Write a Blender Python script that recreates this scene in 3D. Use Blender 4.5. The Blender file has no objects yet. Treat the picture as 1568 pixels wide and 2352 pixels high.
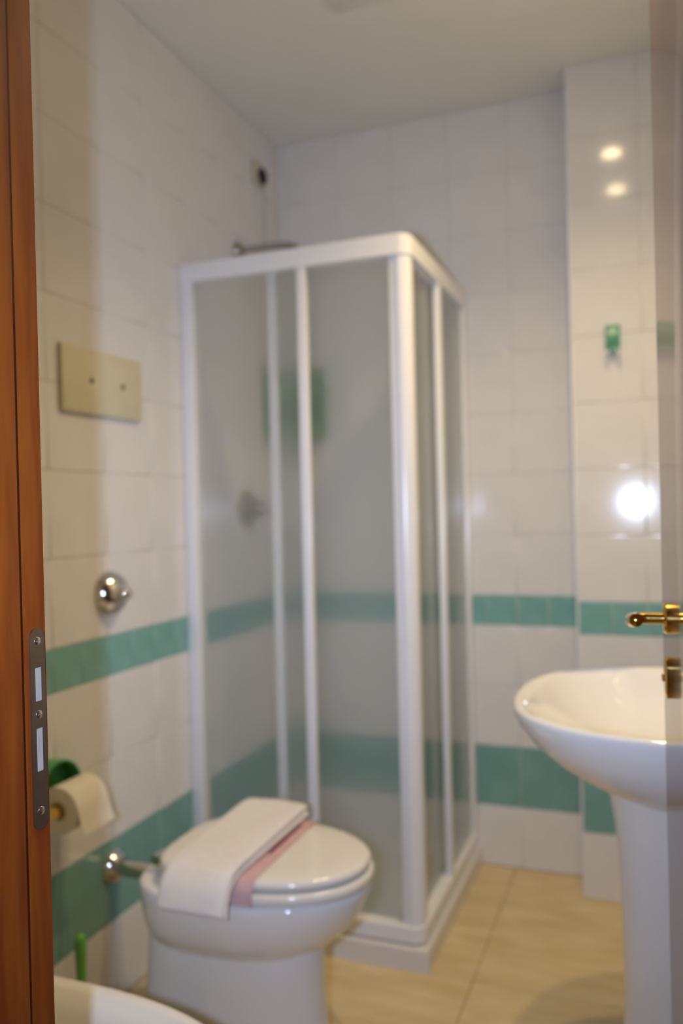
import bpy, bmesh, math, random
from mathutils import Matrix, Vector
random.seed(7)
C = bpy.context.scene.collection
S = bpy.context.scene

# ------------------------------------------------------------------ camera
F_PX, YAW, PIT, ROLL, CAM_H = 1896.28, 0.3643, -0.0038, 0.0236, 1.198
cy_, sy_ = math.cos(YAW), math.sin(YAW)
right = Vector((cy_, sy_, 0)); fwd0 = Vector((-sy_, cy_, 0)); up0 = Vector((0, 0, 1))
fwd = math.cos(PIT)*fwd0 + math.sin(PIT)*up0
up = -math.sin(PIT)*fwd0 + math.cos(PIT)*up0
Rr = math.cos(ROLL)*right - math.sin(ROLL)*up
Uu = math.sin(ROLL)*right + math.cos(ROLL)*up
cam = bpy.data.cameras.new('camera'); camo = bpy.data.objects.new('camera', cam); C.objects.link(camo)
m = Matrix((Rr, Uu, -fwd)).transposed().to_4x4(); m.translation = (0, 0, CAM_H)
camo.matrix_world = m
cam.sensor_fit = 'VERTICAL'; cam.sensor_height = 36; cam.sensor_width = 24
cam.lens = 36*F_PX/2352; cam.clip_start = 0.02
cam.dof.use_dof = True; cam.dof.focus_distance = 0.89; cam.dof.aperture_fstop = 2.3
S.camera = camo

# ------------------------------------------------------------------ world, flash, exposure
w = bpy.data.worlds.new('world'); S.world = w; w.use_nodes = True
w.node_tree.nodes['Background'].inputs[0].default_value = (0.9, 0.75, 0.55, 1)
w.node_tree.nodes['Background'].inputs[1].default_value = 0.06
# the photographer's flash, beside the lens of the upright-held camera
fl = bpy.data.lights.new('camera_flash', 'AREA'); fl.shape = 'RECTANGLE'; fl.size = 0.028; fl.size_y = 0.05
fl.energy = 7.6; fl.color = (0.55, 0.69, 1.0); fl.spread = math.radians(105)
flo = bpy.data.objects.new('camera_flash', fl); C.objects.link(flo)
mf = m.copy(); mf.translation = Vector((0, 0, CAM_H)) - 0.116*Rr; flo.matrix_world = mf
LAMP_W, LAMP_LENS = 31.5, 70.0      # beam power of each ceiling spotlight, radiance of its lens
LAMP_COL = (1.0, 0.77, 0.42)
S.view_settings.view_transform = 'Standard'; S.view_settings.look = 'None'
S.view_settings.exposure = 0.0; S.view_settings.gamma = 1.0; S.view_settings.use_curve_mapping = False

# ------------------------------------------------------------------ materials
def mat(name, col, rough=0.4, metal=0.0, noise=0.0, nscale=20, coat=0.0, bump=0.0, bscale=200, spec=0.5,
        col2=None, stretch=(1, 1, 1), world=False, trans=0.0, ior=1.45, sheen=0.0, sub=0.0):
    mt = bpy.data.materials.new(name); mt.use_nodes = True
    n, l = mt.node_tree.nodes, mt.node_tree.links
    b = n['Principled BSDF']
    b.inputs['Base Color'].default_value = (*col, 1); b.inputs['Roughness'].default_value = rough
    b.inputs['Metallic'].default_value = metal; b.inputs['Coat Weight'].default_value = coat
    b.inputs['Coat Roughness'].default_value = 0.06
    b.inputs['Specular IOR Level'].default_value = spec; b.inputs['Transmission Weight'].default_value = trans
    b.inputs['IOR'].default_value = ior; b.inputs['Sheen Weight'].default_value = sheen
    if sub: b.inputs['Subsurface Weight'].default_value = sub; b.inputs['Subsurface Radius'].default_value = (.01, .01, .01)
    if noise or col2 or bump:
        tc = n.new('ShaderNodeNewGeometry') if world else n.new('ShaderNodeTexCoord')
        src = tc.outputs['Position'] if world else tc.outputs['Object']
        mp = n.new('ShaderNodeMapping'); mp.inputs['Scale'].default_value = stretch
        l.new(src, mp.inputs['Vector'])
    if noise or col2:
        nz = n.new('ShaderNodeTexNoise'); nz.inputs['Scale'].default_value = nscale; nz.inputs['Detail'].default_value = 5
        nz.inputs['Distortion'].default_value = 0.4
        l.new(mp.outputs[0], nz.inputs['Vector'])
        cr = n.new('ShaderNodeValToRGB'); cr.color_ramp.elements[0].position = 0.36; cr.color_ramp.elements[1].position = 0.66
        c2 = col2 or tuple(c*(1-noise) for c in col)
        cr.color_ramp.elements[0].color = (*c2, 1); cr.color_ramp.elements[1].color = (*col, 1)
        l.new(nz.outputs['Fac'], cr.inputs['Fac']); l.new(cr.outputs['Color'], b.inputs['Base Color'])
    if bump:
        n2 = n.new('ShaderNodeTexNoise'); n2.inputs['Scale'].default_value = bscale; n2.inputs['Detail'].default_value = 3
        l.new(mp.outputs[0], n2.inputs['Vector'])
        bp = n.new('ShaderNodeBump'); bp.inputs['Strength'].default_value = bump; bp.inputs['Distance'].default_value = 0.002
        l.new(n2.outputs['Fac'], bp.inputs['Height']); l.new(bp.outputs['Normal'], b.inputs['Normal'])
    return mt

M = {
 'tile':   mat('white_tile', (.80, .775, .745), .10, noise=.03, nscale=9, bump=.02, bscale=14),
 'teal':   mat('teal_border_tile', (.235, .475, .44), .14, noise=.12, nscale=14),
 'teal2':  mat('teal_wall_tile', (.205, .41, .375), .14, noise=.10, nscale=10),
 'grout':  mat('grout', (.70, .65, .575), .85, noise=.06, nscale=60),
 'ceil':   mat('ceiling_paint', (.86, .85, .80), .8, noise=.02, nscale=5),
 'plaster':mat('corridor_plaster', (.72, .66, .55), .8, noise=.03, nscale=8),
 'floor':  mat('beige_floor_tile', (.76, .60, .355), .38, col2=(.65, .495, .26), nscale=7, stretch=(.9, 3.2, 1), world=True, spec=.35),
 'fgrout': mat('floor_grout', (.40, .30, .17), .8, noise=.1, nscale=50),
 'wood':   mat('cherry_wood', (.245, .064, .008), .55, col2=(.165, .033, .0045), nscale=5, stretch=(9, 9, .9), coat=.0, spec=.15, world=True),
 'door':   mat('brown_door_lacquer', (.20, .085, .032), .10, col2=(.14, .055, .02), nscale=4, stretch=(9, 9, .8), coat=.0, spec=.5),
 'gasket': mat('dark_gasket', (.025, .010, .006), .6, noise=.1),
 'steel':  mat('brushed_steel', (.36, .30, .25), .36, metal=1, noise=.15, nscale=40),
 'screw':  mat('screw_metal', (.75, .74, .72), .25, metal=1, noise=.1, nscale=200),
 'pale':   mat('pale_slot', (.38, .35, .32), .6, noise=.08, nscale=60),
 'chrome_dark': mat('darker_chrome', (.40, .385, .36), .16, metal=1, noise=.05),  # chrome with a darker base colour, for the shower fittings
 'chrome': mat('chrome', (.72, .70, .67), .10, metal=1, noise=.02),
 'brass':  mat('polished_brass', (.80, .52, .14), .14, metal=1, noise=.05, nscale=30),
 'white_frame': mat('white_lacquered_aluminium', (.88, .87, .86), .22, noise=.02, nscale=12),
 'acrylic': mat('white_tray_enamel', (.78, .75, .71), .18, noise=.02, nscale=10),
 'ceramic': mat('white_ceramic', (.87, .85, .82), .06, noise=.015, nscale=6, coat=.3),
 'seat':   mat('white_seat_plastic', (.83, .79, .72), .12, noise=.015, nscale=8),
 'towel':  mat('towel_cotton', (.84, .79, .745), .95, noise=.05, nscale=60, bump=.5, bscale=420, sheen=.25),
 'pink':   mat('pink_paper', (.70, .47, .47), .7, noise=.12, nscale=30),
 'maroon': mat('maroon_stripe', (.28, .08, .09), .7, noise=.2, nscale=60),
 'ivory':  mat('ivory_plastic', (.70, .65, .46), .4, noise=.04, nscale=20),
 'dark':   mat('dark_recess', (.03, .022, .018), .6, noise=.1),
 'dark2':  mat('dark_screw', (.16, .13, .11), .4, metal=.6, noise=.1),
 'beige':  mat('beige_plastic', (.62, .57, .44), .45, noise=.03),
 'cord':   mat('grey_cord', (.45, .41, .36), .8, noise=.1),
 'green':  mat('green_plastic', (.07, .34, .09), .28, noise=.06, nscale=12),
 'green2': mat('bright_green_plastic', (.15, .45, .07), .25, noise=.06, nscale=12),
 'seagreen': mat('sea_green_plastic', (.035, .24, .030), .3, noise=.06, nscale=12),
 'hookgreen': mat('hook_green_plastic', (.10, .34, .19), .2, col2=(.16, .38, .28), nscale=30),
 'silverp': mat('pale_prong', (.72, .74, .74), .3, noise=.05),
 'paper':  mat('toilet_paper', (.82, .76, .64), .95, noise=.03, bump=.2, bscale=300),
 'core':   mat('cardboard_core', (.42, .32, .17), .8, noise=.1),
 'panel':  mat('white_panel', (.84, .83, .79), .4, noise=.02),
}
# frosted glass sheet: one face etched (scatters what passes), the other faces smooth
def glassmat(name, etched):
    gm = bpy.data.materials.new(name); gm.use_nodes = True
    n, l = gm.node_tree.nodes, gm.node_tree.links; n.remove(n['Principled BSDF'])
    tp = n.new('ShaderNodeBsdfTransparent'); tp.inputs[0].default_value = (.975, .985, .98, 1)
    gl = n.new('ShaderNodeBsdfGlossy'); gl.inputs['Roughness'].default_value = .12
    fr = n.new('ShaderNodeFresnel'); fr.inputs['IOR'].default_value = 1.4
    body = tp
    if etched:
        tc = n.new('ShaderNodeTexCoord'); nz = n.new('ShaderNodeTexNoise'); nz.inputs['Scale'].default_value = 40
        l.new(tc.outputs['Object'], nz.inputs['Vector'])
        mr = n.new('ShaderNodeMapRange'); mr.inputs['To Min'].default_value = .80; mr.inputs['To Max'].default_value = .90
        l.new(nz.outputs['Fac'], mr.inputs['Value'])
        rf = n.new('ShaderNodeBsdfRefraction'); rf.inputs['IOR'].default_value = 1.085; rf.inputs['Color'].default_value = (.97, .985, .975, 1)
        l.new(mr.outputs[0], rf.inputs['Roughness'])
        tl = n.new('ShaderNodeBsdfTranslucent'); tl.inputs[0].default_value = (.93, .95, .93, 1)
        m1 = n.new('ShaderNodeMixShader'); m1.inputs[0].default_value = GL_TRANSLUCENT
        l.new(rf.outputs[0], m1.inputs[1]); l.new(tl.outputs[0], m1.inputs[2])
        m2 = n.new('ShaderNodeMixShader'); m2.inputs[0].default_value = GL_CLEAR
        l.new(m1.outputs[0], m2.inputs[1]); l.new(tp.outputs[0], m2.inputs[2])
        df = n.new('ShaderNodeBsdfDiffuse'); df.inputs[0].default_value = (.88, .90, .88, 1)
        m4 = n.new('ShaderNodeMixShader'); m4.inputs[0].default_value = GL_DIFFUSE
        l.new(m2.outputs[0], m4.inputs[1]); l.new(df.outputs[0], m4.inputs[2]); body = m4
    ge = n.new('ShaderNodeNewGeometry'); iv = n.new('ShaderNodeMath'); iv.operation = 'SUBTRACT'; iv.inputs[0].default_value = 1
    l.new(ge.outputs['Backfacing'], iv.inputs[1]); mu = n.new('ShaderNodeMath'); mu.operation = 'MULTIPLY'
    l.new(iv.outputs[0], mu.inputs[0]); l.new(fr.outputs[0], mu.inputs[1])      # mirror glint on the outer side of the face only
    m3 = n.new('ShaderNodeMixShader'); l.new(mu.outputs[0], m3.inputs[0]); l.new(body.outputs[0], m3.inputs[1]); l.new(gl.outputs[0], m3.inputs[2])
    l.new((body if etched else m3).outputs[0], n['Material Output'].inputs[0])
    return gm
GL_TRANSLUCENT, GL_CLEAR, GL_DIFFUSE = .08, .40, .12
M['glass'] = glassmat('smooth_glass_face', False); M['etched'] = glassmat('etched_glass_face', True)
em = bpy.data.materials.new('spotlight_lens'); em.use_nodes = True
nt = em.node_tree; nt.nodes.remove(nt.nodes['Principled BSDF'])
e_ = nt.nodes.new('ShaderNodeEmission'); e_.inputs[0].default_value = (*LAMP_COL, 1); e_.inputs[1].default_value = LAMP_LENS
nt.links.new(e_.outputs[0], nt.nodes['Material Output'].inputs[0])

# ------------------------------------------------------------------ helpers
def link(name, me, mt, parent=None):
    o = bpy.data.objects.new(name, me); C.objects.link(o)
    if mt is not None and len(me.materials) == 0: me.materials.append(M[mt] if isinstance(mt, str) else mt)
    if parent: o.parent = parent
    return o
def fin(name, bm, mt, parent=None, smooth=None):
    bmesh.ops.recalc_face_normals(bm, faces=bm.faces)
    me = bpy.data.meshes.new(name); bm.to_mesh(me); bm.free()
    if smooth is not None:
        for p in me.polygons: p.use_smooth = True
        if smooth < 180:
            me.update()
            bm = bmesh.new(); bm.from_mesh(me)
            for e in bm.edges:
                if len(e.link_faces) == 2 and e.calc_face_angle(0) > math.radians(smooth): e.smooth = False
            bm.to_mesh(me); bm.free()
    return link(name, me, mt, parent)
def box(bm, x0, x1, y0, y1, z0, z1, bev=0.0, seg=2):
    vs = [bm.verts.new(p) for p in [(x0,y0,z0),(x1,y0,z0),(x1,y1,z0),(x0,y1,z0),(x0,y0,z1),(x1,y0,z1),(x1,y1,z1),(x0,y1,z1)]]
    fs = [bm.faces.new([vs[i] for i in f]) for f in [(0,3,2,1),(4,5,6,7),(0,1,5,4),(1,2,6,5),(2,3,7,6),(3,0,4,7)]]
    if bev:
        es = list({e for f in fs for e in f.edges})
        bmesh.ops.bevel(bm, geom=es, offset=bev, segments=seg, affect='EDGES', profile=.5)
def boxo(name, x0, x1, y0, y1, z0, z1, mt, parent=None, bev=0.0, seg=2):
    bm = bmesh.new(); box(bm, x0, x1, y0, y1, z0, z1, bev, seg)
    return fin(name, bm, mt, parent, smooth=40 if bev else None)
def loft(bm, rings, cap0=True, cap1=True):
    R = [[bm.verts.new(p) for p in r] for r in rings]; n = len(R[0])
    for a, b in zip(R, R[1:]):
        for i in range(n): bm.faces.new((a[i], a[(i+1) % n], b[(i+1) % n], b[i]))
    if cap0: bm.faces.new(R[0][::-1])
    if cap1: bm.faces.new(R[-1])
def lathe(bm, prof, origin, axis, n=28, cap0=True, cap1=True):
    """prof: (radius, distance along axis)"""
    ax = Vector(axis).normalized(); a = ax.orthogonal().normalized(); b = ax.cross(a); o = Vector(origin)
    loft(bm, [[o + ax*d + (a*math.cos(2*math.pi*i/n) + b*math.sin(2*math.pi*i/n))*max(r, 1e-4) for i in range(n)] for r, d in prof], cap0, cap1)
def tube(bm, pts, rad, n=12):
    pts = [Vector(p) for p in pts]; rs = rad if isinstance(rad, (list, tuple)) else [rad]*len(pts)
    rings = []; a = None
    for i, p in enumerate(pts):
        t = (pts[min(i+1, len(pts)-1)] - pts[max(i-1, 0)]).normalized()
        a = t.orthogonal().normalized() if a is None else (a - t*a.dot(t)).normalized()
        b = t.cross(a)
        rings.append([p + (a*math.cos(2*math.pi*k/n) + b*math.sin(2*math.pi*k/n))*rs[i] for k in range(n)])
    loft(bm, rings)
def smoothpath(pts, sub=5):
    """Catmull-Rom"""
    P = [Vector(p) for p in pts]; P = [2*P[0]-P[1]] + P + [2*P[-1]-P[-2]]; out = []
    for i in range(1, len(P)-2):
        for k in range(sub):
            t = k/sub; p0, p1, p2, p3 = P[i-1:i+3]
            out.append(.5*((2*p1) + (p2-p0)*t + (2*p0-5*p1+4*p2-p3)*t*t + (3*p1-p0-3*p2+p3)*t**3))
    return out + [P[-2]]
def sp(v, e): return math.copysign(abs(v)**e, v)
def egg(x0, x1, hw, cy, z, n=56, nb=3.4, nf=2.1, xm=.46):
    xc = x0 + (x1-x0)*xm; out = []
    for i in range(n):
        t = 2*math.pi*i/n; c, s = math.cos(t), math.sin(t); k = nf if c >= 0 else nb
        out.append((xc + (x1-xc if c >= 0 else xc-x0)*sp(c, 2/k), cy + hw*sp(s, 2/k), z))
    return out
def thing(name, label, cat, loc=(0, 0, 0), group=None):
    o = bpy.data.objects.new(name, None); C.objects.link(o); o.location = loc; o.empty_display_size = .05
    return tag(o, label, cat, group)
def tag(o, label, cat, group=None, kind=None):
    o['label'] = label; o['category'] = cat
    if group: o['group'] = group
    if kind: o['kind'] = kind
    return o
def under(root):
    """builder meshes are made in world space: pull them back to the root's own origin"""
    inv = Matrix.Translation(root.location).inverted()
    def rec(o):
        for c in o.children:
            if c.type == 'MESH' and not c.get('_done'):
                c.data.transform(inv); c['_done'] = 1
            rec(c)
    rec(root)
    for c in root.children_recursive:
        if '_done' in c.keys(): del c['_done']

# ------------------------------------------------------------------ room shell
XL, YB, XR, YC, XC, H = -1.2645, 2.737, 0.225, 2.591, -0.229, 2.52
YF = 0.70                                   # bathroom side of the wall with the door
TT = 0.0020                                 # tile relief above the grout
def struct(o, label, cat): return tag(o, label, cat, kind='structure')

wl = struct(boxo('wall_left', XL-.1, XL-TT, YF-.12, YB+.1, 0, H, 'grout'), 'left bathroom wall of white tiles with two teal tile bands, flush plate on it', 'wall')
wb = struct(boxo('wall_back', XL-.1, XR+.1, YB+TT, YB+.1, 0, H, 'grout'), 'white and teal tiled wall behind the shower cubicle', 'wall')
wc = struct(boxo('wall_column', XC+.003, XR, YC+TT, YB+TT, 0, H, 'grout'), 'narrow tiled pier standing out of the wall beside the washbasin', 'wall')
wr = struct(boxo('wall_right', XR+TT, XR+.1, YF-.12, YB+.1, 0, H, 'grout'), 'tiled wall that carries the washbasin', 'wall')
cl = struct(boxo('ceiling', XL-.1, XR+.1, .58, YB+.1, H, H+.08, 'ceil'), 'plain off-white painted ceiling', 'ceiling')
bm = bmesh.new()
X0J, X1J = -.655, .105
box(bm, XL-.6, X0J, .60, YF, 0, H); box(bm, X1J, XR+.7, .60, YF, 0, H); box(bm, X0J, X1J, .60, YF, 2.12, H)
wf = struct(fin('wall_front', bm, 'plaster'), 'plastered wall with the doorway into the bathroom', 'wall')
fo = struct(boxo('floor', XL-.1, XR+.1, -.9, YB+.1, -.08, -.002, 'fgrout'), 'beige marbled tile floor with thin joints', 'floor')

_tm = {}
def tilemesh(wd, hg, mt, t=TT, e=1.0):
    k = (round(wd, 4), round(hg, 4), mt)
    if k in _tm: return _tm[k]
    bm = bmesh.new(); R = []
    for ins, d in ((0, 0), (.0003*e, .65*t), (.0009*e, .92*t), (.0022*e, t), (.0034*e, t)):
        a, b = wd/2-ins, hg/2-ins
        R.append([(-a, -b, d), (a, -b, d), (a, b, d), (-a, b, d)])
    loft(bm, R, cap0=False)
    me = bpy.data.meshes.new('tile'); 
    for f in bm.faces: f.smooth = True
    bm.to_mesh(me); bm.free(); me.materials.append(M[mt]); _tm[k] = me
    return me
def tile_wall(parent, org, U, W, u0, u1, joint, n=None):
    """rows of tiles on a wall: org + u*U + v*Z, normal W, vertical joints through 'joint'"""
    U, W, V, org = Vector(U), Vector(W), Vector((0, 0, 1)), Vector(org)
    rows = [(0, .2, 'tile', .2), (.2, .4, 'teal2', .2), (.4, .6, 'tile', .2), (.6, .8, 'tile', .2), (.8, .9, 'teal', .1)]
    z = .9
    while z < 2.45: rows.append((z, z+.2 if z+.2 < 2.45 else H, 'tile', .2)); z += .2
    g = .0009
    for v0, v1, mt, st in rows:
        k0 = math.floor((u0-joint)/st + 1e-6); a = joint + k0*st
        while a < u1-1e-4:
            lo, hi = max(a, u0), min(a+st, u1)
            if hi-lo > .012:
                o = bpy.data.objects.new('tile', tilemesh(hi-lo-2*g, v1-v0-2*g, mt)); C.objects.link(o); o.parent = parent
                c = org + U*((lo+hi)/2) + V*((v0+v1)/2) - W*TT
                R = Matrix((U, V, W)).transposed().to_4x4()
                R = R @ Matrix.Rotation(random.gauss(0, .0008), 4, 'X') @ Matrix.Rotation(random.gauss(0, .0008), 4, 'Y')
                R.translation = c; o.matrix_local = R
            a += st
tile_wall(wl, (XL, 0, 0), (0, 1, 0), (1, 0, 0), YF, YB, 1.889)
tile_wall(wb, (0, YB, 0), (1, 0, 0), (0, -1, 0), XL, XC+.02, -.434)
tile_wall(wc, (0, YC, 0), (1, 0, 0), (0, -1, 0), XC, XR, XC+.2)
tile_wall(wr, (XR, 0, 0), (0, -1, 0), (-1, 0, 0), -YC, -YF, -YC)
# white corner bead of the pier and its narrow side
ct = boxo('corner_bead', XC-.004, XC+.003, YC-.0005, YC+.010, 0, H, 'white_frame', wc, .002)
boxo('side_facing', XC, XC+.0035, YC+.008, YB, 0, H, 'tile', wc)
# floor tiles
fw = .45
for i in range(-2, 2):
    for j in range(-4, 7):
        x0, x1 = -.457+i*fw, -.457+(i+1)*fw; y0, y1 = 2.50-(6-j)*fw+fw, 2.50-(6-j)*fw+2*fw
        x0, x1, y0, y1 = max(x0, XL), min(x1, XR), max(y0, -.9), min(y1, YB)
        if x1-x0 < .02 or y1-y0 < .02: continue
        o = bpy.data.objects.new('tile', tilemesh(x1-x0-.003, y1-y0-.003, 'floor', .0022, .5)); C.objects.link(o); o.parent = fo
        o.location = ((x0+x1)/2, (y0+y1)/2, -.0022)

# ------------------------------------------------------------------ door frame (trim_1) and door (door_1)
tr = thing('trim_1', 'glossy cherry wood door frame with a steel strike plate', 'door frame', (-.63, .65, 0)); tr['kind'] = 'structure'
boxo('jamb', -.655, -.615, .6690, .7135, 0, 2.08, 'wood', tr, .0012)
boxo('jamb', -.655, -.606, .585, .6675, 0, 2.08, 'wood', tr, .0015)
boxo('gasket', -.655, -.6075, .6675, .6690, 0, 2.08, 'gasket', tr)
boxo('jamb', .0645, .105, .585, .7135, 0, 2.08, 'wood', tr, .0015)
boxo('head', -.655, .105, .585, .7135, 2.08, 2.12, 'wood', tr, .0015)
boxo('casing', -.725, -.640, .700, .712, 0, 2.13, 'wood', tr, .003)
boxo('casing', -.725, -.625, .585, .60, 0, 2.13, 'wood', tr, .003)
boxo('casing', .080, .175, .585, .60, 0, 2.13, 'wood', tr, .003)
# strike plate: rounded ends, on the rebate face (x = -.615)
bm = bmesh.new(); zc, hh, hwid, yc = .9735, .1065, .0112, .6985
pl = []
for i in range(24):
    t = 2*math.pi*i/24; s = math.sin(t)
    pl.append((yc + hwid*math.cos(t), zc + (hh-hwid)*(1 if s > 0 else -1) + hwid*s))
loft(bm, [[(-.615, y, z) for y, z in pl], [(-.6132, y, z) for y, z in pl]])
sp_ = fin('strike_plate', bm, 'steel', tr); sp_['label'] = 'brushed steel strike plate with rounded ends'
for z0, z1 in ((1.003, 1.038), (.929, .974)):
    bm = bmesh.new(); box(bm, -.6134, -.6128, yc-.004, yc+.004, z0, z1)
    fin('latch_slot', bm, 'pale', sp_)
for z in (1.066, .9885, .887):
    bm = bmesh.new(); lathe(bm, [(.0046, 0), (.0044, .0006), (.0030, .0012)], (-.6132, yc, z), (1, 0, 0), 16)
    box(bm, -.6121, -.61185, yc-.003, yc+.003, z-.0005, z+.0005)
    fin('screw', bm, 'screw', sp_, 40)
under(tr)

dr = bpy.data.objects.new('door_1', None); C.objects.link(dr); dr.location = (.0590, .7145, 0); dr.rotation_euler = (0, 0, math.radians(5.0))
struct(dr, 'glossy brown door swung open with brass lever handle', 'door')
DL = .618
boxo('slab', 0, .040, 0, DL, .008, 2.075, 'door', dr, .0025, 3)
HY, HZ = DL-.060, 1.03
bm = bmesh.new(); lathe(bm, [(.0225, 0), (.0225, .002), (.020, .005), (.012, .006)], (0, HY, HZ), (-1, 0, 0), 32)
hd = fin('rosette', bm, 'brass', dr, 35); hd['label'] = 'round polished brass handle rosette'
bm = bmesh.new()
path = smoothpath([(-.006, HY, HZ), (-.030, HY, HZ), (-.043, HY-.004, HZ), (-.048, HY-.018, HZ), (-.049, HY-.045, HZ+.003), (-.049, HY-.072, HZ+.007), (-.047, HY-.098, HZ+.010)], 6)
n = len(path); tube(bm, path, [.0085 if i < n*.35 else .0085+.002*math.sin((i/n-.35)/.65*math.pi) - (.006 if i == n-1 else 0) for i in range(n)], 14)
fin('lever', bm, 'brass', hd, 50)
bm = bmesh.new()
rr = []
for i in range(28):
    t = 2*math.pi*i/28; s = math.sin(t); rr.append((HY + .016*math.cos(t), HZ-.085 + (.014 if s > 0 else -.014) + .016*s))
loft(bm, [[(0, y, z) for y, z in rr], [(-.003, y, z) for y, z in rr], [(-.005, HY+(y-HY)*.8, HZ-.085+(z-HZ+.085)*.85) for y, z in rr]])
ks = fin('keyhole_plate', bm, 'brass', dr, 35)
bm = bmesh.new(); lathe(bm, [(.006, 0), (.006, .003), (.004, .004)], (-.0045, HY, HZ-.085), (-1, 0, 0), 16); fin('lock_turn', bm, 'brass', ks, 35)

# ------------------------------------------------------------------ ceiling lamps and panel
for k, (lx, ly) in enumerate(((-.13, 1.50), (-.13, 1.89))):
    t = thing('ceiling_spotlight', 'small round lit ceiling spotlight over the washbasin, ' + ('nearer the doorway', 'nearer the tiled pier')[k], 'lamp', (lx, ly, H), 'ceiling spotlights over the washbasin')
    bm = bmesh.new(); lathe(bm, [(.036, 0), (.036, -.004), (.046, -.006), (.050, 0)], (0, 0, 0), (0, 0, 1), 32, False, False)
    fin('ring', bm, 'chrome', t, 40)
    bm = bmesh.new(); lathe(bm, [(.036, -.001), (.034, -.004), (.020, -.006), (.002, -.0065)], (0, 0, 0), (0, 0, 1), 28, False, True)
    fin('lens', bm, em, t, 180)
    sl = bpy.data.lights.new('spotlight_beam', 'SPOT'); sl.energy = LAMP_W; sl.color = LAMP_COL
    sl.spot_size = math.radians(128); sl.spot_blend = 1.0; sl.shadow_soft_size = .028
    so = bpy.data.objects.new('spotlight_beam', sl); C.objects.link(so); so.parent = t; so.location = (0, 0, -.042)
t = thing('ceiling_panel', 'flat white square panel set against the ceiling', 'panel', (-.62, 1.90, H))
boxo('frame', -.15, .15, -.16, .16, -.010, 0, 'panel', t, .004)
boxo('cover', -.128, .128, -.138, .138, -.013, -.010, 'panel', t, .002)

# ------------------------------------------------------------------ shower tray and enclosure
TX, TY = -.568, 2.040
t = thing('shower_tray', 'white square shower tray on the floor in the tiled corner', 'shower tray', (TX-.35, TY+.35, 0))
bm = bmesh.new()
def rect(x0, x1, y0, y1, z): return [(x0, y0, z), (x1, y0, z), (x1, y1, z), (x0, y1, z)]
A = (XL+.001, TX, TY, YB-.001)
loft(bm, [rect(*A, 0), rect(*A, .054), rect(A[0]+.0, A[1]-.004, A[2]+.004, A[3], .0595), rect(A[0]+.05, A[1]-.055, A[2]+.055, A[3]-.05, .0595),
          rect(A[0]+.08, A[1]-.085, A[2]+.085, A[3]-.08, .018)], cap0=True, cap1=True)
fin('basin', bm, 'acrylic', t, 30)
bm = bmesh.new(); lathe(bm, [(.035, .018), (.035, .022), (.02, .023)], (TX-.35, TY+.35, 0), (0, 0, 1), 24); fin('drain', bm, 'chrome', t, 40)
under(t)

en = thing('shower_enclosure', 'white framed corner shower cubicle with frosted glass sliding panels', 'shower', (TX-.35, TY+.35, 0))
OX, OY = -.580, 2.052         # outer faces of the frame
def lrail(name, z0, z1, d0, d1, mt='white_frame', rad=.035):
    """L-shaped rail with a rounded outer corner; d0/d1 = inset of outer/inner faces"""
    bm = bmesh.new(); rows = []
    pts = [((XL+.002, OY), (0, 1))]
    for i in range(9):
        a = -math.pi/2 + math.pi/2*i/8
        pts.append(((OX-rad+rad*math.cos(a), OY+rad+rad*math.sin(a)), (-math.cos(a), -math.sin(a))))
    pts.append(((OX, YB-.002), (-1, 0)))
    b = .003
    for (x, y), (nx, ny) in pts:
        f = lambda d, z: (x+nx*d, y+ny*d, z)
        rows.append([f(d0, z0), f(d0, z1-b), f(d0+b, z1), f(d1-b, z1), f(d1, z1-b), f(d1, z0)])
    loft(bm, rows); return fin(name, bm, mt, en, 35)
lrail('top_rail', 1.855, 1.908, 0, .044)
lrail('bottom_rail', .066, .108, 0, .044)
lrail('seal', .0597, .066, .008, .036, 'pale')
zA, zB = .108, 1.855
boxo('wall_post', XL+.001, XL+.038, OY+.001, OY+.045, .0597, 1.9075, 'white_frame', en, .003)
boxo('wall_post', OX-.044, OX-.001, YB-.034, YB-.001, .0597, 1.9075, 'white_frame', en, .003)
def pane(name, a, b, depth, side):
    """glass sheet with stiles: spans a..b along its wall, 'depth' in from the outer face"""
    z0, z1, th = zA-.004, zB+.004, .004
    g = (a, b, OY+depth, OY+depth+th, z0, z1) if side == 'x' else (OX-depth-th, OX-depth, a, b, z0, z1)
    o = boxo(name, *g, 'glass', en); o.data.materials.append(M['etched'])
    for f in o.data.polygons:
        if f.normal.dot(Vector((0, 1, 0) if side == 'x' else (-1, 0, 0))) > .9: f.material_index = 1   # the face towards the shower
    return o
def stile(par, a, b, d0, d1, side, bev=.003):
    g = (a, b, OY+d0, OY+d1, zA-.002, zB+.002) if side == 'x' else (OX-d1, OX-d0, a, b, zA-.002, zB+.002)
    return boxo('stile', *g, 'white_frame', par, bev)
p = pane('fixed_pane', XL+.036, -.880, .011, 'x'); stile(p, -.900, -.873, .002, .021, 'x')
p = pane('sliding_pane', -.990, -.636, .029, 'x'); stile(p, -1.000, -.974, .024, .039, 'x'); stile(p, -.642, -.608, .012, .040, 'x', .005)
p = pane('fixed_pane', 2.380, YB-.032, .011, 'y'); stile(p, 2.370, 2.400, .002, .021, 'y')
p = pane('sliding_pane', 2.120, 2.470, .029, 'y'); stile(p, 2.460, 2.486, .024, .039, 'y'); stile(p, 2.082, 2.124, .010, .040, 'y', .005)
bm = bmesh.new(); rows = []
for z in (zA-.002, zB+.002):
    rows.append([(OX-.035+.031*math.cos(a), OY+.035+.031*math.sin(a), z) for a in [-math.pi/2+math.pi/2*i/8 for i in range(9)]] + [(OX-.026, OY+.035, z), (OX-.035, OY+.026, z)])
loft(bm, rows); fin('corner_seal', bm, 'white_frame', en, 50)
under(en)

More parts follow.
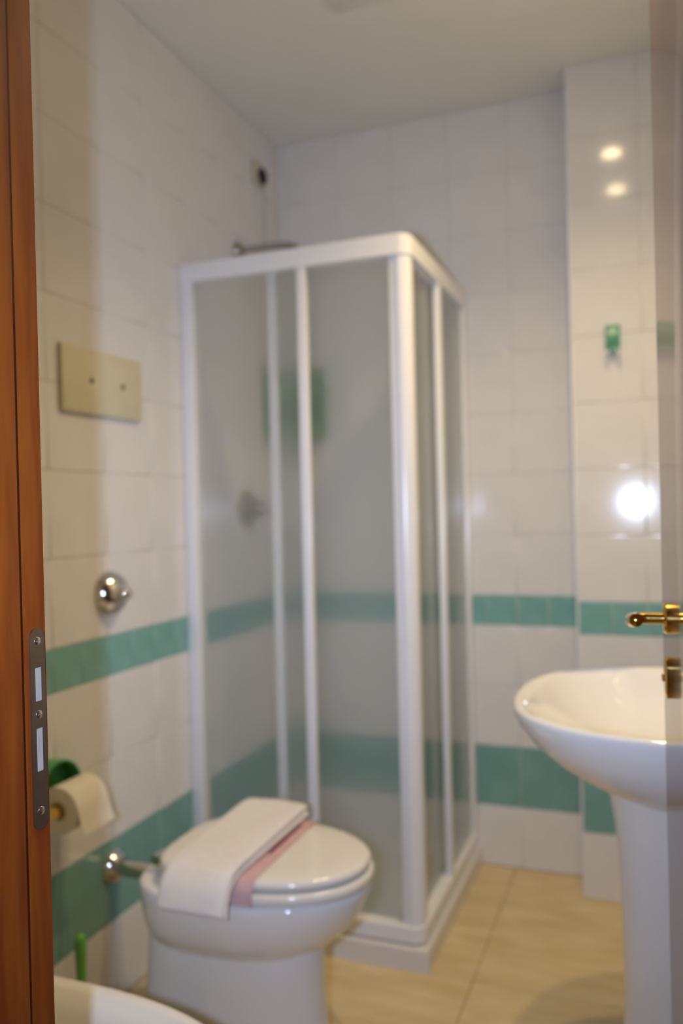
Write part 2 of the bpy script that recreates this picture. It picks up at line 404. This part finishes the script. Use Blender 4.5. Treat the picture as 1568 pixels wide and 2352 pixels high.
# chrome shower arm with its head, mixer, caddy, alarm cord inside the cubicle
t = thing('wall_shower', 'chrome shower arm and head fixed high on the tiled wall', 'shower head', (XL, 2.416, 2.05))
bm = bmesh.new(); lathe(bm, [(.030, 0), (.029, .006), (.022, .016), (.012, .020)], (XL+.0005, 2.416, 2.05), (1, 0, 0), 28); fin('wall_flange', bm, 'chrome_dark', t, 40)
bm = bmesh.new(); tube(bm, smoothpath([(XL+.01, 2.416, 2.05), (XL+.08, 2.416, 2.05), (XL+.16, 2.416, 2.047), (XL+.20, 2.416, 2.035), (XL+.222, 2.416, 2.008)], 6), .0105, 14); fin('pipe', bm, 'chrome_dark', t, 60)
bm = bmesh.new(); lathe(bm, [(.012, 0), (.013, .012), (.024, .03), (.032, .045), (.030, .05)], (XL+.219, 2.416, 2.012), (.25, 0, -1), 24); fin('spray_head', bm, 'chrome_dark', t, 40)
under(t)
t = thing('shower_mixer', 'chrome shower mixer on the tiled wall behind the frosted glass', 'tap', (XL, 2.43, 1.205))
bm = bmesh.new(); lathe(bm, [(.062, 0), (.060, .008), (.045, .014), (.030, .018), (.030, .05), (.026, .058), (.010, .060)], (XL+.0005, 2.43, 1.205), (1, 0, 0), 32); fin('body', bm, 'chrome_dark', t, 40)
bm = bmesh.new(); tube(bm, [(XL+.05, 2.43, 1.205), (XL+.07, 2.44, 1.195), (XL+.105, 2.455, 1.18)], [.011, .010, .007], 12); fin('lever', bm, 'chrome_dark', t, 60)
under(t)
t = thing('corner_caddy', 'green plastic corner caddy inside the shower cubicle', 'caddy', (XL, YB, 1.45))
def quarter(r, z0, z1, hole=0):
    pts = [(XL+.004, YB-.004)] + [(XL+.004+r*math.cos(a), YB-.004-r*math.sin(a)) for a in [math.pi/2*i/12 for i in range(13)]]
    bm = bmesh.new(); loft(bm, [[(x, y, z) for x, y in pts] for z in (z0, z1)]); return bm
for z in (1.455, 1.585): 
    sh = fin('shelf', quarter(.165, z, z+.008), 'seagreen', t)
    bm = bmesh.new(); prof = []
    for i in range(13):
        a = math.pi/2*i/12; q = []
        for r, dz in ((.168, 0), (.168, .045), (.162, .045), (.162, 0)): q.append((XL+.004+r*math.cos(a), YB-.004-r*math.sin(a), z+dz))
        prof.append(q)
    loft(bm, prof); fin('rim', bm, 'seagreen', sh)
boxo('back_plate', XL+.001, XL+.006, YB-.168, YB-.002, 1.45, 1.70, 'seagreen', t, .002)
boxo('back_plate', XL+.006, XL+.168, YB-.006, YB-.001, 1.45, 1.70, 'seagreen', t, .002)
under(t)
t = thing('alarm_cord', 'beige wall plate with a dark pull cord outlet near the ceiling', 'pull cord', (XL, 2.585, 2.36))
boxo('plate', XL+.0005, XL+.009, 2.530, 2.618, 2.318, 2.398, 'beige', t, .003)
bm = bmesh.new(); lathe(bm, [(.027, 0), (.027, .010), (.020, .014), (.012, .014), (.006, .008)], (XL+.0085, 2.590, 2.356), (1, 0, 0), 24); fin('outlet', bm, 'dark', t, 40)
bm = bmesh.new(); tube(bm, [(XL+.016, 2.590, 2.352), (XL+.017, 2.592, 2.335), (XL+.016, 2.593, 2.2), (XL+.015, 2.593, 1.9), (XL+.015, 2.593, 1.72)], .0018, 8); fin('cord', bm, 'cord', t, 60)
bm = bmesh.new(); lathe(bm, [(.004, 0), (.009, .01), (.011, .03), (.004, .04)], (XL+.015, 2.593, 1.68), (0, 0, 1), 16); fin('pull_knob', bm, 'beige', t, 60)
under(t)

# ------------------------------------------------------------------ on the left wall
t = thing('flush_plate', 'large ivory cistern cover plate on the tiled wall', 'wall plate', (XL, 1.682, 1.516))
boxo('cover', XL+.0005, XL+.014, 1.527, 1.836, 1.438, 1.594, 'ivory', t, .004)
for y in (1.631, 1.754):
    bm = bmesh.new(); lathe(bm, [(.0075, 0), (.0075, .001), (.004, .0022)], (XL+.0138, y, 1.518), (1, 0, 0), 16); fin('screw', bm, 'dark2', t, 40)
under(t)
t = thing('flush_button', 'round domed chrome flush button on the tiled wall', 'flush button', (XL, 1.695, 1.003))
bm = bmesh.new(); lathe(bm, [(.058, 0), (.057, .004), (.053, .014), (.044, .026), (.030, .036), (.018, .040)], (XL+.0005, 1.695, 1.003), (1, 0, 0), 40); fin('dome', bm, 'chrome', t, 60)
bm = bmesh.new(); lathe(bm, [(.017, .038), (.016, .050), (.010, .058), (.004, .060)], (XL+.0005, 1.695, 1.003), (1, 0, 0), 28); fin('push_knob', bm, 'chrome', t, 60)
under(t)
t = thing('flush_pipe', 'short chrome flush pipe running from the wall to the toilet', 'pipe', (XL, 1.685, .335))
bm = bmesh.new(); lathe(bm, [(.042, 0), (.041, .008), (.030, .020), (.024, .026)], (XL+.0005, 1.685, .335), (1, 0, 0), 32); fin('wall_flange', bm, 'chrome', t, 50)
bm = bmesh.new(); tube(bm, [(XL+.015, 1.685, .335), (XL+.10, 1.677, .337), (-1.1025, 1.670, .34)], .020, 18); fin('pipe', bm, 'chrome', t, 60)
bm = bmesh.new(); tube(bm, [(-1.128, 1.672, .3393), (-1.1015, 1.670, .34)], .026, 18); fin('rubber_collar', bm, 'silverp', t, 60)
under(t)
# toilet paper holder and roll
TPx, TPz = XL+.074, .575
t = thing('paper_holder', 'green plastic paper holder with a curved cover on the wall', 'paper holder', (XL, 1.455, TPz))
AY, AR, AZ = 1.457, .069, .592
arch = [(AY+AR*math.cos(a_), AZ+AR*math.sin(a_)) for a_ in [math.pi*i/20 for i in range(21)]]
def archo(r, ext): return [(AY+r*math.cos(a_), AZ+r*math.sin(a_)) for a_ in [math.pi*i/20 for i in range(21)]] + ext
bm = bmesh.new(); loft(bm, [[(x, y, z) for y, z in archo(AR-.0005, [(AY-AR, .53), (AY+AR, .53)])] for x in (XL+.0005, XL+.005)]); fin('back_plate', bm, 'green', t)
bm = bmesh.new(); rows = []
for i in range(21):
    a_ = math.pi*i/20; c_, s_ = math.cos(a_), math.sin(a_)
    rows.append([(x, AY+r*c_, AZ+r*s_) for x, r in ((XL+.0008, AR), (XL+.034, AR+.003), (XL+.040, AR+.002), (XL+.040, AR-.002), (XL+.005, AR-.004))])
loft(bm, rows); fin('hood', bm, 'green', t, 50)
bm = bmesh.new(); tube(bm, [(TPx, 1.392, TPz), (TPx, 1.524, TPz)], .013, 16); fin('spindle', bm, 'brass', t, 60)
bm = bmesh.new(); tube(bm, [(XL+.004, 1.5195, TPz), (TPx, 1.5195, TPz)], .0055, 10); fin('arm', bm, 'green', t, 60)
under(t)
t = thing('toilet_roll', 'white toilet paper roll with a loose end hanging on green holder', 'toilet roll', (TPx, 1.457, TPz))
bm = bmesh.new(); n = 36; RO, RI = .050, .020
rings = []
for r, y in ((RI, 1.405), (RO, 1.405), (RO, 1.507), (RI, 1.507)):
    rings.append([(TPx+r*math.cos(2*math.pi*i/n), y, TPz+r*math.sin(2*math.pi*i/n)) for i in range(n)])
loft(bm, rings+[rings[0]], False, False); bmesh.ops.remove_doubles(bm, verts=bm.verts, dist=1e-6); fin('roll', bm, 'paper', t, 40)
bm = bmesh.new(); rings = []
for r, y in ((.0135, 1.403), (.0198, 1.403), (.0198, 1.509), (.0135, 1.509)):
    rings.append([(TPx+r*math.cos(2*math.pi*i/n), y, TPz+r*math.sin(2*math.pi*i/n)) for i in range(n)])
loft(bm, rings+[rings[0]], False, False); bmesh.ops.remove_doubles(bm, verts=bm.verts, dist=1e-6); fin('core', bm, 'core', t, 40)
pa = [(TPx+.0505*math.cos(a), TPz+.0505*math.sin(a)) for a in (1.3, 1.0, .7, .35, .1)] + [(TPx+.0525, TPz-.012), (TPx+.056, TPz-.030), (TPx+.060, TPz-.047)]
bm = bmesh.new(); rows = []
for k_, (x, z) in enumerate(pa):
    fl_ = .010*max(0, k_-4)/3
    rows.append([(x, 1.406+fl_*.6, z), (x, 1.506+fl_, z), (x+.0009, 1.506+fl_, z), (x+.0009, 1.406+fl_*.6, z)])
loft(bm, rows); fin('loose_end', bm, 'paper', t, 60)
under(t)

# ------------------------------------------------------------------ toilet
TCY = 1.648
t = thing('toilet', 'white floor-standing toilet with closed lid and towel on it', 'toilet', (-.85, TCY, 0))
bm = bmesh.new()
loft(bm, [egg(-1.125, -.665, .128, TCY, 0, nb=4), egg(-1.122, -.672, .124, TCY, .012, nb=4), egg(-1.115, -.690, .112, TCY, .06, nb=4), egg(-1.108, -.698, .106, TCY, .16, nb=4), egg(-1.10, -.698, .108, TCY, .262, nb=4), egg(-1.095, -.70, .108, TCY, .30, nb=4)])
fin('pedestal', bm, 'ceramic', t, 50)
bm = bmesh.new()
B = [(.235, -1.05, -.765, .070), (.243, -1.075, -.730, .105), (.256, -1.082, -.700, .128), (.275, -1.088, -.668, .146), (.302, -1.092, -.636, .162), (.335, -1.095, -.610, .172), (.368, -1.097, -.594, .178), (.388, -1.098, -.588, .180), (.396, -1.096, -.590, .178), (.399, -1.088, -.598, .171)]
loft(bm, [egg(a, b, h_, TCY, z) for z, a, b, h_ in B]); fin('bowl', bm, 'ceramic', t, 60)
bm = bmesh.new()
loft(bm, [egg(-1.035, -.604, .155, TCY, .3985), egg(-1.038, -.600, .158, TCY, .4045), egg(-1.043, -.584, .174, TCY, .4055), egg(-1.044, -.582, .1755, TCY, .409), egg(-1.044, -.582, .1755, TCY, .420), egg(-1.040, -.588, .170, TCY, .4255), egg(-1.03, -.602, .158, TCY, .4265)])
fin('seat', bm, 'seat', t, 60)
bm = bmesh.new()
loft(bm, [egg(-1.030, -.612, .148, TCY, .4262), egg(-1.033, -.608, .152, TCY, .4308), egg(-1.044, -.592, .167, TCY, .4318), egg(-1.046, -.588, .170, TCY, .435), egg(-1.046, -.588, .170, TCY, .442), egg(-1.043, -.592, .166, TCY, .4485), egg(-1.035, -.602, .157, TCY, .4515), egg(-1.0, -.65, .11, TCY, .4525)])
fin('lid', bm, 'seat', t, 60)
for s in (-1, 1):
    bm = bmesh.new(); tube(bm, [(-1.056, TCY+s*.075-.018, .428), (-1.056, TCY+s*.075+.018, .428)], .011, 16)
    box(bm, -1.064, -1.048, TCY+s*.075-.008, TCY+s*.075+.008, .402, .428); fin('hinge', bm, 'chrome', t, 50)
under(t)

# paper band round the closed seat, and the folded towel lying over it
def strip(name, x0, x1, path, th, mt, parent=None):
    bm = bmesh.new(); rows = []; P = [Vector((0, y, z)) for y, z in path]
    for i, p_ in enumerate(P):
        tg = (P[min(i+1, len(P)-1)]-P[max(i-1, 0)]).normalized(); nn = Vector((0, -tg.z, tg.y)) if tg.y > 0 else Vector((0, tg.z, -tg.y))
        nn = Vector((0, tg.z, -tg.y))
        q = p_ + nn*th
        rows.append([(x0, p_.y, p_.z), (x1, p_.y, p_.z), (x1, q.y, q.z), (x0, q.y, q.z)])
    loft(bm, rows); return fin(name, bm, mt, parent, 60)
bp = [(TCY+.1775, .405), (TCY+.1765, .430), (TCY+.172, .446), (TCY+.160, .4535), (TCY+.10, .4540), (TCY-.10, .4540), (TCY-.158, .4535), (TCY-.172, .446), (TCY-.1775, .430), (TCY-.1795, .405)]
pb = thing('paper_band', 'pink sanitary paper band wrapped across the closed toilet lid', 'paper band', (-.79, TCY, .453))
strip('band', -.818, -.772, bp, .0007, 'pink', pb)
strip('maroon_line', -.803, -.794, [(TCY+.13, .4550), (TCY+.05, .4550), (TCY-.04, .4550)], .0002, 'maroon', pb)  # thin dark maroon line along part of the band
under(pb)
tw = thing('folded_towel', 'folded white terry towel draped over the toilet lid', 'towel', (-.90, TCY, .455))
base = [(TCY+.186, .4590), (TCY+.172, .4625), (TCY+.15, .4640), (TCY+.08, .4645), (TCY-.05, .4645), (TCY-.12, .4640), (TCY-.160, .4625), (TCY-.190, .4540), (TCY-.210, .4380), (TCY-.223, .4150), (TCY-.229, .3980)]
def towel_layer(name, xc, hwid, path, th, seed):
    rnd = random.Random(seed); P = smoothpath([(0, y, z) for y, z in path], 4); bm = bmesh.new(); rows = []; n = 40
    ph = [rnd.uniform(0, 6.28) for _ in range(4)]
    for i, p_ in enumerate(P):
        tg = (P[min(i+1, len(P)-1)]-P[max(i-1, 0)]).normalized(); nn = Vector((0, tg.z, -tg.y)); u = i/(len(P)-1)
        tp = 1.0 if 0.02 < u < .98 else .55
        sk = .003*math.sin(5*u+ph[0])+.014*u; hwid_ = hwid*(1.0-.12*u)
        row = []
        for k in range(n):
            a = 2*math.pi*k/n; cx, sz = sp(math.cos(a), 2/7), sp(math.sin(a), 2/2.4)
            xx = xc+sk+hwid_*cx*(1+.012*math.sin(9*u+ph[1])); wob = .0016*math.sin(16*u+ph[2]+3*cx)+.0012*math.sin(7*cx+ph[3]+4*u)
            q = p_ + nn*(th/2*sz*tp + (wob if sz > 0 else 0))
            row.append((xx, q.y, q.z))
        rows.append(row)
    loft(bm, rows); return fin(name, bm, 'towel', tw, 70)
def offs(path, d):
    out = []
    for i, (y, z) in enumerate(path):
        a, b = path[max(i-1, 0)], path[min(i+1, len(path)-1)]; tx, tz = b[0]-a[0], b[1]-a[1]; L = math.hypot(tx, tz)
        out.append((y+tz/L*d, z-tx/L*d))
    return out
towel_layer('fold', -.893, .089, base, .0185, 1)
b2 = offs(base, .0165); b2[-1] = (b2[-1][0]+.001, b2[-1][1]+.004)
towel_layer('fold', -.888, .083, b2, .0175, 2)
under(tw)

# ------------------------------------------------------------------ bidet and brush
BCY = .978
t = thing('bidet', 'white ceramic bidet standing beside the door frame', 'bidet', (-.9, BCY, 0))
bm = bmesh.new()
O = [(0, -1.15, -.72, .105), (.02, -1.145, -.725, .100), (.14, -1.14, -.725, .098), (.22, -1.16, -.690, .120), (.29, -1.19, -.625, .155), (.345, -1.215, -.575, .172), (.385, -1.222, -.560, .178), (.398, -1.221, -.562, .1765), (.402, -1.216, -.568, .171)]
I = [(.4025, -1.20, -.580, .158), (.400, -1.08, -.590, .146), (.388, -1.075, -.598, .137), (.383, -1.070, -.606, .128), (.360, -1.065, -.612, .122), (.31, -1.06, -.635, .105), (.27, -1.03, -.68, .075), (.262, -.98, -.75, .04)]
loft(bm, [egg(a, b, h_, BCY, z, nb=4.0, nf=2.3) for z, a, b, h_ in O+I]); fin('body', bm, 'ceramic', t, 70)
bm = bmesh.new(); lathe(bm, [(.026, .40), (.026, .41), (.019, .416), (.019, .47), (.015, .476)], (-1.145, BCY, 0), (0, 0, 1), 24)
tube(bm, smoothpath([(-1.145, BCY, .452), (-1.10, BCY, .458), (-1.05, BCY, .448), (-1.035, BCY, .432)], 5), .010, 14); fin('tap', bm, 'chrome', t, 45)
under(t)
t = thing('toilet_brush', 'green toilet brush with rounded handle standing behind the bidet', 'toilet brush', (-1.092, 1.345, 0))
bm = bmesh.new(); lathe(bm, [(.048, 0), (.052, .01), (.046, .11), (.050, .125), (.046, .125), (.042, .11), (.040, .02), (.01, .015)], (-1.092, 1.345, .0), (0, 0, 1), 28, True, True); fin('holder', bm, 'green2', t, 50)
bm = bmesh.new(); lathe(bm, [(.034, .03), (.036, .06), (.034, .10), (.012, .108)], (-1.092, 1.345, 0), (0, 0, 1), 24); fin('bristles', bm, 'pale', t, 60)
bm = bmesh.new(); lathe(bm, [(.008, .10), (.0085, .22), (.0105, .30), (.0118, .34), (.0105, .354), (.006, .361), (.001, .363)], (-1.092, 1.345, 0), (0, 0, 1), 20); fin('handle', bm, 'green2', t, 60)
under(t)

# ------------------------------------------------------------------ green hook on the pier
t = thing('wall_hook', 'small green plastic wall hook with two pale prongs', 'hook', (-.111, YC, 1.68))
boxo('plate', -.1325, -.0905, YC-.012, YC-.0005, 1.648, 1.726, 'hookgreen', t, .006, 3)
bm = bmesh.new()
loft(bm, [[(-.128, YC-.012, z), (-.095, YC-.012, z), (-.098, YC-d, z), (-.125, YC-d, z)] for z, d in ((1.712, .014), (1.695, .021), (1.675, .021), (1.664, .014))]); fin('boss', bm, 'hookgreen', t)
bm = bmesh.new(); tube(bm, [(-.1115, YC-.012, 1.66), (-.1115, YC-.018, 1.645), (-.1115, YC-.018, 1.634)], [.010, .008, .004], 12); fin('stem', bm, 'hookgreen', t, 60)
for s in (-1, 1):
    bm = bmesh.new(); tube(bm, smoothpath([(-.1115+s*.012, YC-.008, 1.652), (-.1115+s*.017, YC-.015, 1.637), (-.1115+s*.016, YC-.024, 1.630), (-.1115+s*.016, YC-.030, 1.638)], 5), .0042, 10); fin('prong', bm, 'silverp', t, 60)
under(t)

# ------------------------------------------------------------------ washbasin on its pedestal
WCY = 1.687
t = thing('washbasin', 'white ceramic washbasin on a pedestal beside the open door', 'washbasin', (-.02, WCY, 0))
XBK = XR-.001
def wb_ring(xf, hw_, z, xb=XBK, n=72, k=2.55):
    """front: superellipse towards -x, back: nearly straight against the wall"""
    xf -= .006; xc = xb-(xb-xf)*.30; hw_ *= 1.015; out = []
    for i in range(n):
        a = 2*math.pi*i/n; c, s = math.cos(a), math.sin(a); kk = k if c < 0 else 7
        out.append((xc + ((xb-xc) if c >= 0 else (xc-xf))*sp(c, 2/kk), WCY + hw_*sp(s, 2/kk), z))
    return out
OUT = [(.640, .055, .075), (.6425, .020, .115), (.652, -.035, .160), (.670, -.095, .205), (.695, -.150, .240), (.725, -.197, .270), (.758, -.234, .293), (.790, -.257, .308), (.808, -.265, .313), (.817, -.2655, .3135), (.822, -.262, .311)]
INN = [(.8235, -.255, .305, XBK), (.8215, -.243, .294, .085), (.812, -.232, .284, .083), (.785, -.215, .266, .080), (.750, -.180, .236, .074), (.715, -.130, .190, .066), (.690, -.075, .135, .052), (.680, -.03, .08, .035), (.678, -.005, .03, .02)]
bm = bmesh.new()
loft(bm, [wb_ring(xf, h_, z) for z, xf, h_ in OUT] + [wb_ring(xf, h_, z, xb, k=2.45) for z, xf, h_, xb in INN]); fin('bowl', bm, 'ceramic', t, 70)
bm = bmesh.new(); lathe(bm, [(.022, 0), (.022, .002), (.012, .001)], (.0075, WCY, .6785), (0, 0, 1), 24); fin('drain', bm, 'chrome', t, 40)
bm = bmesh.new()
PED = [(0, -.092, .108), (.02, -.090, .106), (.06, -.078, .094), (.25, -.072, .086), (.45, -.074, .088), (.58, -.082, .098), (.645, -.094, .112), (.668, -.10, .12)]
loft(bm, [wb_ring(xf, h_, z, XBK-.02, k=2.2) for z, xf, h_ in PED]); fin('pedestal', bm, 'ceramic', t, 60)
under(t)
